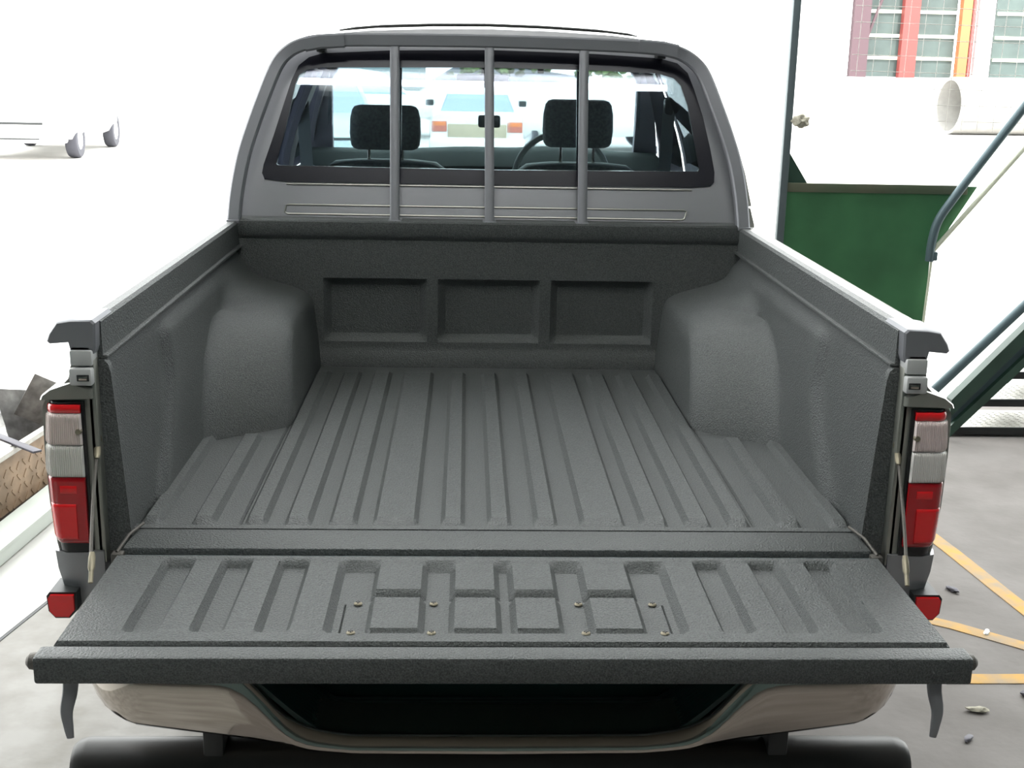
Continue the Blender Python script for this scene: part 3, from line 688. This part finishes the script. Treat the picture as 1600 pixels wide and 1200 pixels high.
# ================================================================== far background, right
t = thing('loading_shed', 'low building with red steel columns and dim barred windows at top right', 'building', (12.5, 33, 0))
def bp_(n, bm, m, par=None, lab=None, sm=0):
    bmesh.ops.translate(bm, verts=bm.verts, vec=-Vector((12.5, 33, 0))); o = link(n, bm, m, par or t, sm)
    if lab: o['label'] = lab
    return o
bp_('plinth', box(B(), 7.5, 19, 33, 38, 0, 1.42), 'white_wall')
bp_('end_wall', box(B(), 7.5, 10.5, 33.2, 38, 1.42, 4.6), 'white_wall')
bp_('roof', box(B(), 7.4, 19.1, 32.9, 38.1, 4.6, 4.75), 'white_wall')
for k, (x0, x1) in enumerate(((11.1, 12.0), (12.45, 13.55), (14.7, 18.9))):
    o = bp_('window_bay', box(B(), x0-.02, x1+.02, 33.32, 33.4, 1.44, 4.6), 'bwin')
    for z in (1.95, 2.55, 3.2, 3.85): bp_('window_bar', box(B(), x0, x1, 33.26, 33.32, z-.045, z+.045), 'bars', o)
for x, w_, m_, l_ in ((10.72, .13, 'purple', 'dull purple column'), (10.95, .10, 'purple', 'dull purple column'), (12.20, .22, 'redcol', 'red column'), (13.75, .14, 'orangecol', 'orange column'), (13.93, .06, 'redcol', 'narrow red column')):
    bp_('column', box(B(), x-w_, x+w_, 33.0, 33.25, 1.42, 4.6), m_, lab=l_)
bp_('downpipe', box(B(), 14.1, 14.5, 33.05, 33.25, 1.42, 4.6), 'white_wall')
sweep(bm := B(), [(11.0, 33.1, 2.4), (11.55, 33.1, 4.1)], .04, n=8); bp_('brace', bm, 'purple')
bm = B(); rings = []
N = 40; x0, x1, zc, ro, ri = 12.75, 20.0, .745, .745, .66
vs4 = []
for x, rr in ((x0, ri), (x0, ro), (x1, ro), (x1, ri)):
    vs4.append([bm.verts.new((x, rr*cos(2*pi*i/N), rr*sin(2*pi*i/N))) for i in range(N)])
for a, b in ((0, 1), (1, 2), (2, 3), (3, 0)):
    for i in range(N): bm.faces.new((vs4[a][i], vs4[a][(i+1) % N], vs4[b][(i+1) % N], vs4[b][i]))
for v in bm.verts: v.co.x -= 12.75
o = link('concrete_pipe', bm, 'pipe'); o.location = (12.72, 31.0, .741); o.rotation_euler = (0, 0, R(6)); tag(o, 'large pale concrete pipe lying on the ground beyond the wire mesh', 'pipe')

# ================================================================== CARS
def car(name, label, loc, rz, L=4.2, W=1.66, H=1.38, paint='white', glass='carglass', kind='sedan', plate='beige', lowrear=None):
    t = thing(name, label, 'car', loc, rz)
    def p(n, bm, m, par=None, sm=40): return link(n, bm, m, par or t, sm)
    hw = W/2; h1 = .86   # shoulder ; front is +Y local
    prof = [(-L/2, .62, .80), (-L/2+.06, .50, .90), (-L*.30, .32, .93), (0, .28, .92), (L*.22, .28, .90), (L/2-.35, .32, .80), (L/2-.08, .40, .70), (L/2, .46, .60)]
    if kind == 'hatch': prof[0] = (-L/2, .40, .86); prof[1] = (-L/2+.05, .34, .90)
    rings = []
    for y, zb_, zt_ in prof:
        k = 1 if abs(y) < L/2-.3 else .95
        rings.append([Vector((x*hw*k, y, z)) for x, z in ((-.92, zb_), (-1, zb_+.12), (-1.0, (zb_+zt_)/2+.05), (-.95, zt_-.04), (-.85, zt_), (.85, zt_), (.95, zt_-.04), (1, (zb_+zt_)/2+.05), (1, zb_+.12), (.92, zb_))])
    loft(bm := B(), rings); p('car_body', bm, paint)
    if kind == 'hatch': gh = [(-L/2+.10, .88, .86), (-L/2+.36, H-.06, .70), (-L/2+.55, H, .68), (L*.02, H, .68), (L*.16, H-.10, .72), (L*.28, .88, .86)]
    else: gh = [(-L*.36, .88, .86), (-L*.22, H-.06, .68), (-L*.12, H, .66), (L*.03, H, .66), (L*.09, H-.07, .68), (L*.24, .88, .86)]
    # greenhouse : glass volume, pillars and roof skin
    tops = [(y, z, k) for y, z, k in gh]
    bm = B(); rings = []
    for y, z, k in tops: rings.append([Vector((-.86*hw, y, .86)), Vector((-k*hw*.98, y, max(z-.02, .87))), Vector((k*hw*.98, y, max(z-.02, .87))), Vector((.86*hw, y, .86))])
    loft(bm, rings); p('car_windows', bm, glass, sm=20)
    bm = B(); loft(bm, [[Vector((-k*hw*1.0, y, z-.05)), Vector((-k*hw*.9, y, z)), Vector((0, y, z+.015)), Vector((k*hw*.9, y, z)), Vector((k*hw*1.0, y, z-.05))] for y, z, k in tops[1:-1]]); p('car_roof', bm, paint)
    for s in (-1, 1):
        for a, b, r in ((0, 1, .05), (-1, -2, .035)):
            ya, za, ka = tops[a]; yb_, zb2, kb = tops[b]
            bm = B(); sweep(bm, [(s*ka*hw*.98, ya, za-.02), (s*kb*hw*.98, yb_, zb2-.02)], r, .03); p('car_pillar', bm, paint)
        ym = -L*.06; bm = B(); sweep(bm, [(s*.86*hw, ym, .88), (s*.68*hw, ym, H-.04)], .035, .02); p('car_pillar', bm, paint)
        bm = B(); box(bm, s*hw*.62, s*hw*.90, L/2-.07, L/2-.01, .56, .68, .01); p('headlamp', bm, 'carglassw')
        bm = B(); box(bm, s*hw*.62, s*hw*.93, -L/2-.015, -L/2+.06, .60, .76, .01); tl = p('rear_lamp', bm, 'taill'); bm = B(); box(bm, s*hw*.64, s*hw*.91, -L/2-.02, -L/2, .69, .75, .005); p('indicator', bm, 'orange', tl)
        bm = B(); box(bm, s*hw*.98, s*hw*1.16, L*.17, L*.20, .90, 1.00, .02); p('wing_mirror', bm, 'dark' if kind == 'hatch' else paint)
        for y in (-L*.30, L*.31): wheel(s*(hw-.10), y, .31, .19, lambda n, b, m, pr: link(n, b, m, pr or t, 40))
    bm = B(); box(bm, -hw*.98, hw*.98, -L/2-.10, -L/2+.1, .34, .52, .04); p('car_bumper', bm, paint)
    bm = B(); box(bm, -hw*.98, hw*.98, L/2-.1, L/2+.08, .28, .46, .04); p('car_bumper', bm, paint)
    bm = B(); box(bm, -hw*.55, hw*.55, L/2-.06, L/2+.005, .56, .60, .005); p('grille_slot', bm, 'dark')
    bm = B(); box(bm, -hw*.50, hw*.50, L/2+.075, L/2+.085, .335, .36, .003); p('air_intake', bm, 'dark')
    if lowrear:
        bm = B(); box(bm, -hw*.60, hw*.60, -L/2-.03, -L/2+.04, .50, .72, .01); p('tail_panel', bm, lowrear)
    return t
car('hatchback', 'white car seen from behind through the cab, beige panel between its tail lamps', (.09, 19.05, 0), 0, L=3.8, W=1.5, H=1.235, kind='hatch', lowrear='beige')
car('sedan', 'overexposed white sedan parked far left, front wheel turned to the camera', (-7.25, 19.85, 0), R(183), L=4.3, W=1.66, H=1.36, glass='carglassw')
car('parked_car', 'pale blue car in the left part of the cab windscreen', (-2.30, 17.2, 0), R(190), L=4.0, W=1.6, H=1.40, paint='blue')
car('parked_car', 'white car behind the pale blue one in the windscreen view', (-2.9, 25.5, 0), R(100), L=4.3, H=1.42)
car('parked_car', 'white car right of the beige tailed one, beside the right headrest', (2.25, 22.6, 0), R(95), L=4.3, H=1.36, glass='carglassw')

# ================================================================== far things seen through the cab
t = thing('warehouse', 'pale blue clad warehouse seen top left through the cab', 'building', (-9, 66, 0))
link('cladding', box(B(), 1.5, 6.4, 0, 10, 0, 1.9), 'palebuild', t, 0)
link('roof', box(B(), 1.4, 6.5, -.2, 10.2, 1.9, 2.0), 'white_wall', t, 0)
def bush(x, y, w, h, label):
    bm = B()
    for i in range(90):
        c = Vector((random.gauss(0, w*.28), random.gauss(0, .8), abs(random.gauss(h*.5, h*.25))))
        g = bmesh.ops.create_icosphere(bm, subdivisions=1, radius=random.uniform(.25, .6)*h*.45, matrix=Matrix.Translation(c) @ Matrix.Diagonal((1, 1, .7, 1)))
    for v in bm.verts: v.co += Vector((random.uniform(-.12, .12), random.uniform(-.1, .1), random.uniform(-.12, .12)))*h*.6; v.co.z = max(v.co.z, 0)
    o = link('bush', bm, 'leaf', None, 0); o.location = (x, y, 0); tag(o, label, 'bush', 'bushes beyond the road'); return o
bush(3.5, 130, 7, 2.2, 'sunlit green bush beyond the road, left of the right headrest')
bush(14.5, 132, 6, 2.4, 'sunlit green bush beyond the road, above the right headrest')

# ================================================================== SCRAP BIN at left
A = Vector((-1.88, 2.38, 0)); ang = R(78)
t = thing('scrap_bin', 'open scrap bin with brown tread plate side, left edge', 'bin', A, 0)
# local frame : along = toward lower left of the photo, inward = left/back
al = Vector((-.12, -1.0, 0)).normalized(); inn = Vector((-1, .12, 0)).normalized()
def wallbm(p, q, th, z0, z1, diam=False):
    d = (q-p).normalized(); n = Vector((-d.y, d.x, 0)); bm = B()
    loft(bm, [[a+Vector((0, 0, z0)), a+n*th+Vector((0, 0, z0)), a+n*th+Vector((0, 0, z1)), a+Vector((0, 0, z1))] for a in (p, q)])
    if diam:
        Lw = (q-p).length
        for i in range(int(Lw/.05)):
            for j in range(int((z1-z0)/.045)):
                c = p+d*(.03+i*.05)-n*.0+Vector((0, 0, z0+.025+j*.045))
                rot = Matrix(((d.x, 0, n.x), (d.y, 0, n.y), (0, 1, 0))).to_4x4()
                bmesh.ops.create_cube(bm, size=1, matrix=Matrix.Translation(c) @ rot @ Matrix.Rotation(R(45 if (i+j) % 2 else -45), 4, 'Z') @ Matrix.Diagonal((.034, .008, .006, 1)))
    return bm
c0 = Vector((.20, .35, 0)); c1 = c0+al*1.6; c2 = c1+inn*1.3; c3 = c0+inn*1.3
link('tread_plate_side', wallbm(c0, c1, -.008, .02, .24, True), 'brownplate', t, 0)
link('side_plate', wallbm(c0, c3, .008, .02, .34), 'scrap', t, 0)
link('side_plate', wallbm(c1, c2, .008, .02, .24), 'scrap', t, 0)
link('side_plate', wallbm(c3, c2, .008, .02, .30), 'scrap', t, 0)
bm = B(); loft(bm, [[v+Vector((0, 0, z)) for v in (c0, c1, c2, c3)] for z in (.01, .03)]); link('base_plate', bm, 'scrapd', t, 0)
bm = B(); sweep(bm, [c0+Vector((0, 0, .25)), c1+Vector((0, 0, .25))], .014, .012, square=True); link('top_angle', bm, 'galv', t)
pp, qq = Vector((-1.76, .9, 0)), Vector((-1.595, 2.62, 0))
bm = B(); sweep(bm, [pp+Vector((0, 0, .055)), qq+Vector((0, 0, .055))], .060, .006, square=True); sweep(bm, [pp+Vector((.05, 0, .028)), qq+Vector((.05, 0, .028))], .005, .028, square=True); sweep(bm, [pp+Vector((-.05, 0, .028)), qq+Vector((-.05, 0, .028))], .005, .028, square=True)
o = link('steel_channel', bm, 'beam'); tag(o, 'long white painted steel channel lying on the floor beside the scrap bin', 'channel')
def item(name, bm, m, loc, rot, label, cat):
    o = link(name, bm, m); o.location = loc; o.rotation_euler = rot; return tag(o, label, cat, None)
def crumple(a, b, n, amp):
    bm = B(); g = slab(bm, lin(-a, a, n), lin(-b, b, n), lambda u, v: random.uniform(-amp, amp), lambda u, v, h: (u, v, h), amp+.004); return bm
SX = Vector((A.x, A.y, 0))
def at(i, j, z): q = SX+c0+al*i+inn*j; return (q.x, q.y, z)
item('crumpled_sheet', crumple(.20, .16, 7, .022), 'scrap', at(.30, .35, .20), (.3, -.25, .4), 'crumpled grey metal sheet nearest the bin corner', 'scrap metal')
item('crumpled_sheet', crumple(.26, .2, 8, .03), 'scrap', at(.75, .55, .20), (-.25, .2, 1.1), 'crumpled grey metal sheet in the middle of the scrap bin', 'scrap metal')
item('crumpled_sheet', crumple(.2, .18, 7, .03), 'galv', at(.35, .85, .24), (.4, .3, .2), 'pale crumpled sheet at the back of the scrap bin', 'scrap metal')
item('flat_bar', box(B(), -.45, .45, -.02, .02, -.004, .004, .001), 'scrapd', at(.35, .30, .31), (.1, -.12, 2.6), 'long dark flat bar lying across the scrap bin corner', 'bar')
item('flat_bar', box(B(), -.35, .35, -.015, .015, -.003, .003, .001), 'galv', at(.7, .35, .30), (-.1, .15, 1.0), 'pale flat bar lying across the middle of the scrap bin', 'bar')
item('timber_offcut', box(B(), -.12, .12, -.03, .03, -.012, .012, .003), 'wood', at(.50, .10, .27), (.2, .5, 1.9), 'short pale timber offcut on the scrap near the tread plate', 'timber')
item('steel_plate', box(B(), -.07, .07, -.003, .003, -.10, .10), 'scrap', at(.05, .10, .31), (.2, .5, .3), 'grey steel plate standing on edge at the bin corner', 'plate')
bm = B(); sweep(bm, smoothpath([(-.4, 0, 0), (-.2, .1, .05), (0, 0, .08), (.25, -.08, .02), (.4, 0, 0)]), .014, n=10); item('bent_pipe', bm, 'scrapd', at(.6, .75, .30), (0, 0, .5), 'dark bent pipe on top of the scrap heap', 'pipe')
bm = B(); sweep(bm, [(-.3, 0, 0), (.3, 0, .12)], .012, n=10); item('steel_rod', bm, 'scrapd', at(.3, .95, .36), (0, .1, 2.2), 'dark steel rod poking up from the back of the scrap bin', 'rod')
bm = B(); box(bm, -.10, .10, -.08, .08, -.02, .02, .004); box(bm, -.02, .02, -.03, .03, .02, .10, .004); item('metal_bracket', bm, 'galv', at(.10, .62, .40), (.3, .2, .9), 'pale metal bracket in the scrap bin behind the standing plate', 'bracket')

item('crumpled_sheet', crumple(.13, .12, 6, .03), 'galv', at(.55, .75, .50), (.3, -.3, .9), 'small pale crumpled sheet on top of the scrap heap', 'scrap metal')
item('timber_offcut', box(B(), -.10, .10, -.02, .02, -.01, .01, .002), 'wood', at(.45, .95, .46), (.1, .3, .6), 'thin pale timber offcut lying further back on the scrap', 'timber')
item('angle_bracket', box(box(B(), -.12, .12, -.002, .002, -.03, .03), -.12, .12, .002, .04, -.03, -.026), 'scrapd', at(.85, .2, .27), (.2, .2, 1.4), 'dark angle bracket on the scrap by the left edge', 'bracket')
# ================================================================== litter on the right floor
def litter(name, x, y, s_, m, label, cat, seed):
    random.seed(seed); bm = B(); bmesh.ops.create_icosphere(bm, subdivisions=2, radius=1)
    for v in bm.verts: k = random.uniform(.7, 1.2); v.co = Vector((v.co.x*s_*k, v.co.y*s_*.45*k, max(v.co.z*s_*.25*k+s_*.2, 0)))
    o = link(name, bm, m); o.location = (x, y, 0.001); o.rotation_euler = (0, 0, seed); tag(o, label, cat)
litter('paper_scrap', 1.545, 1.235, .022, 'white', 'small white paper scrap beside the middle yellow line', 'litter', 1)
litter('dry_leaf', 1.56, 1.55, .03, 'scrapd', 'small dark dry leaf between the two upper yellow lines', 'litter', 2)
litter('dry_leaf', 1.325, .765, .03, 'rag', 'curled brown leaf on the floor below the right rope hook', 'litter', 3)
litter('dry_leaf', 1.245, .62, .022, 'scrapd', 'small dark leaf at the bottom right of the floor', 'litter', 4)
litter('dry_leaf', 1.50, .84, .03, 'scrapd', 'dark leaf at the right edge below the lowest yellow line', 'litter', 5)
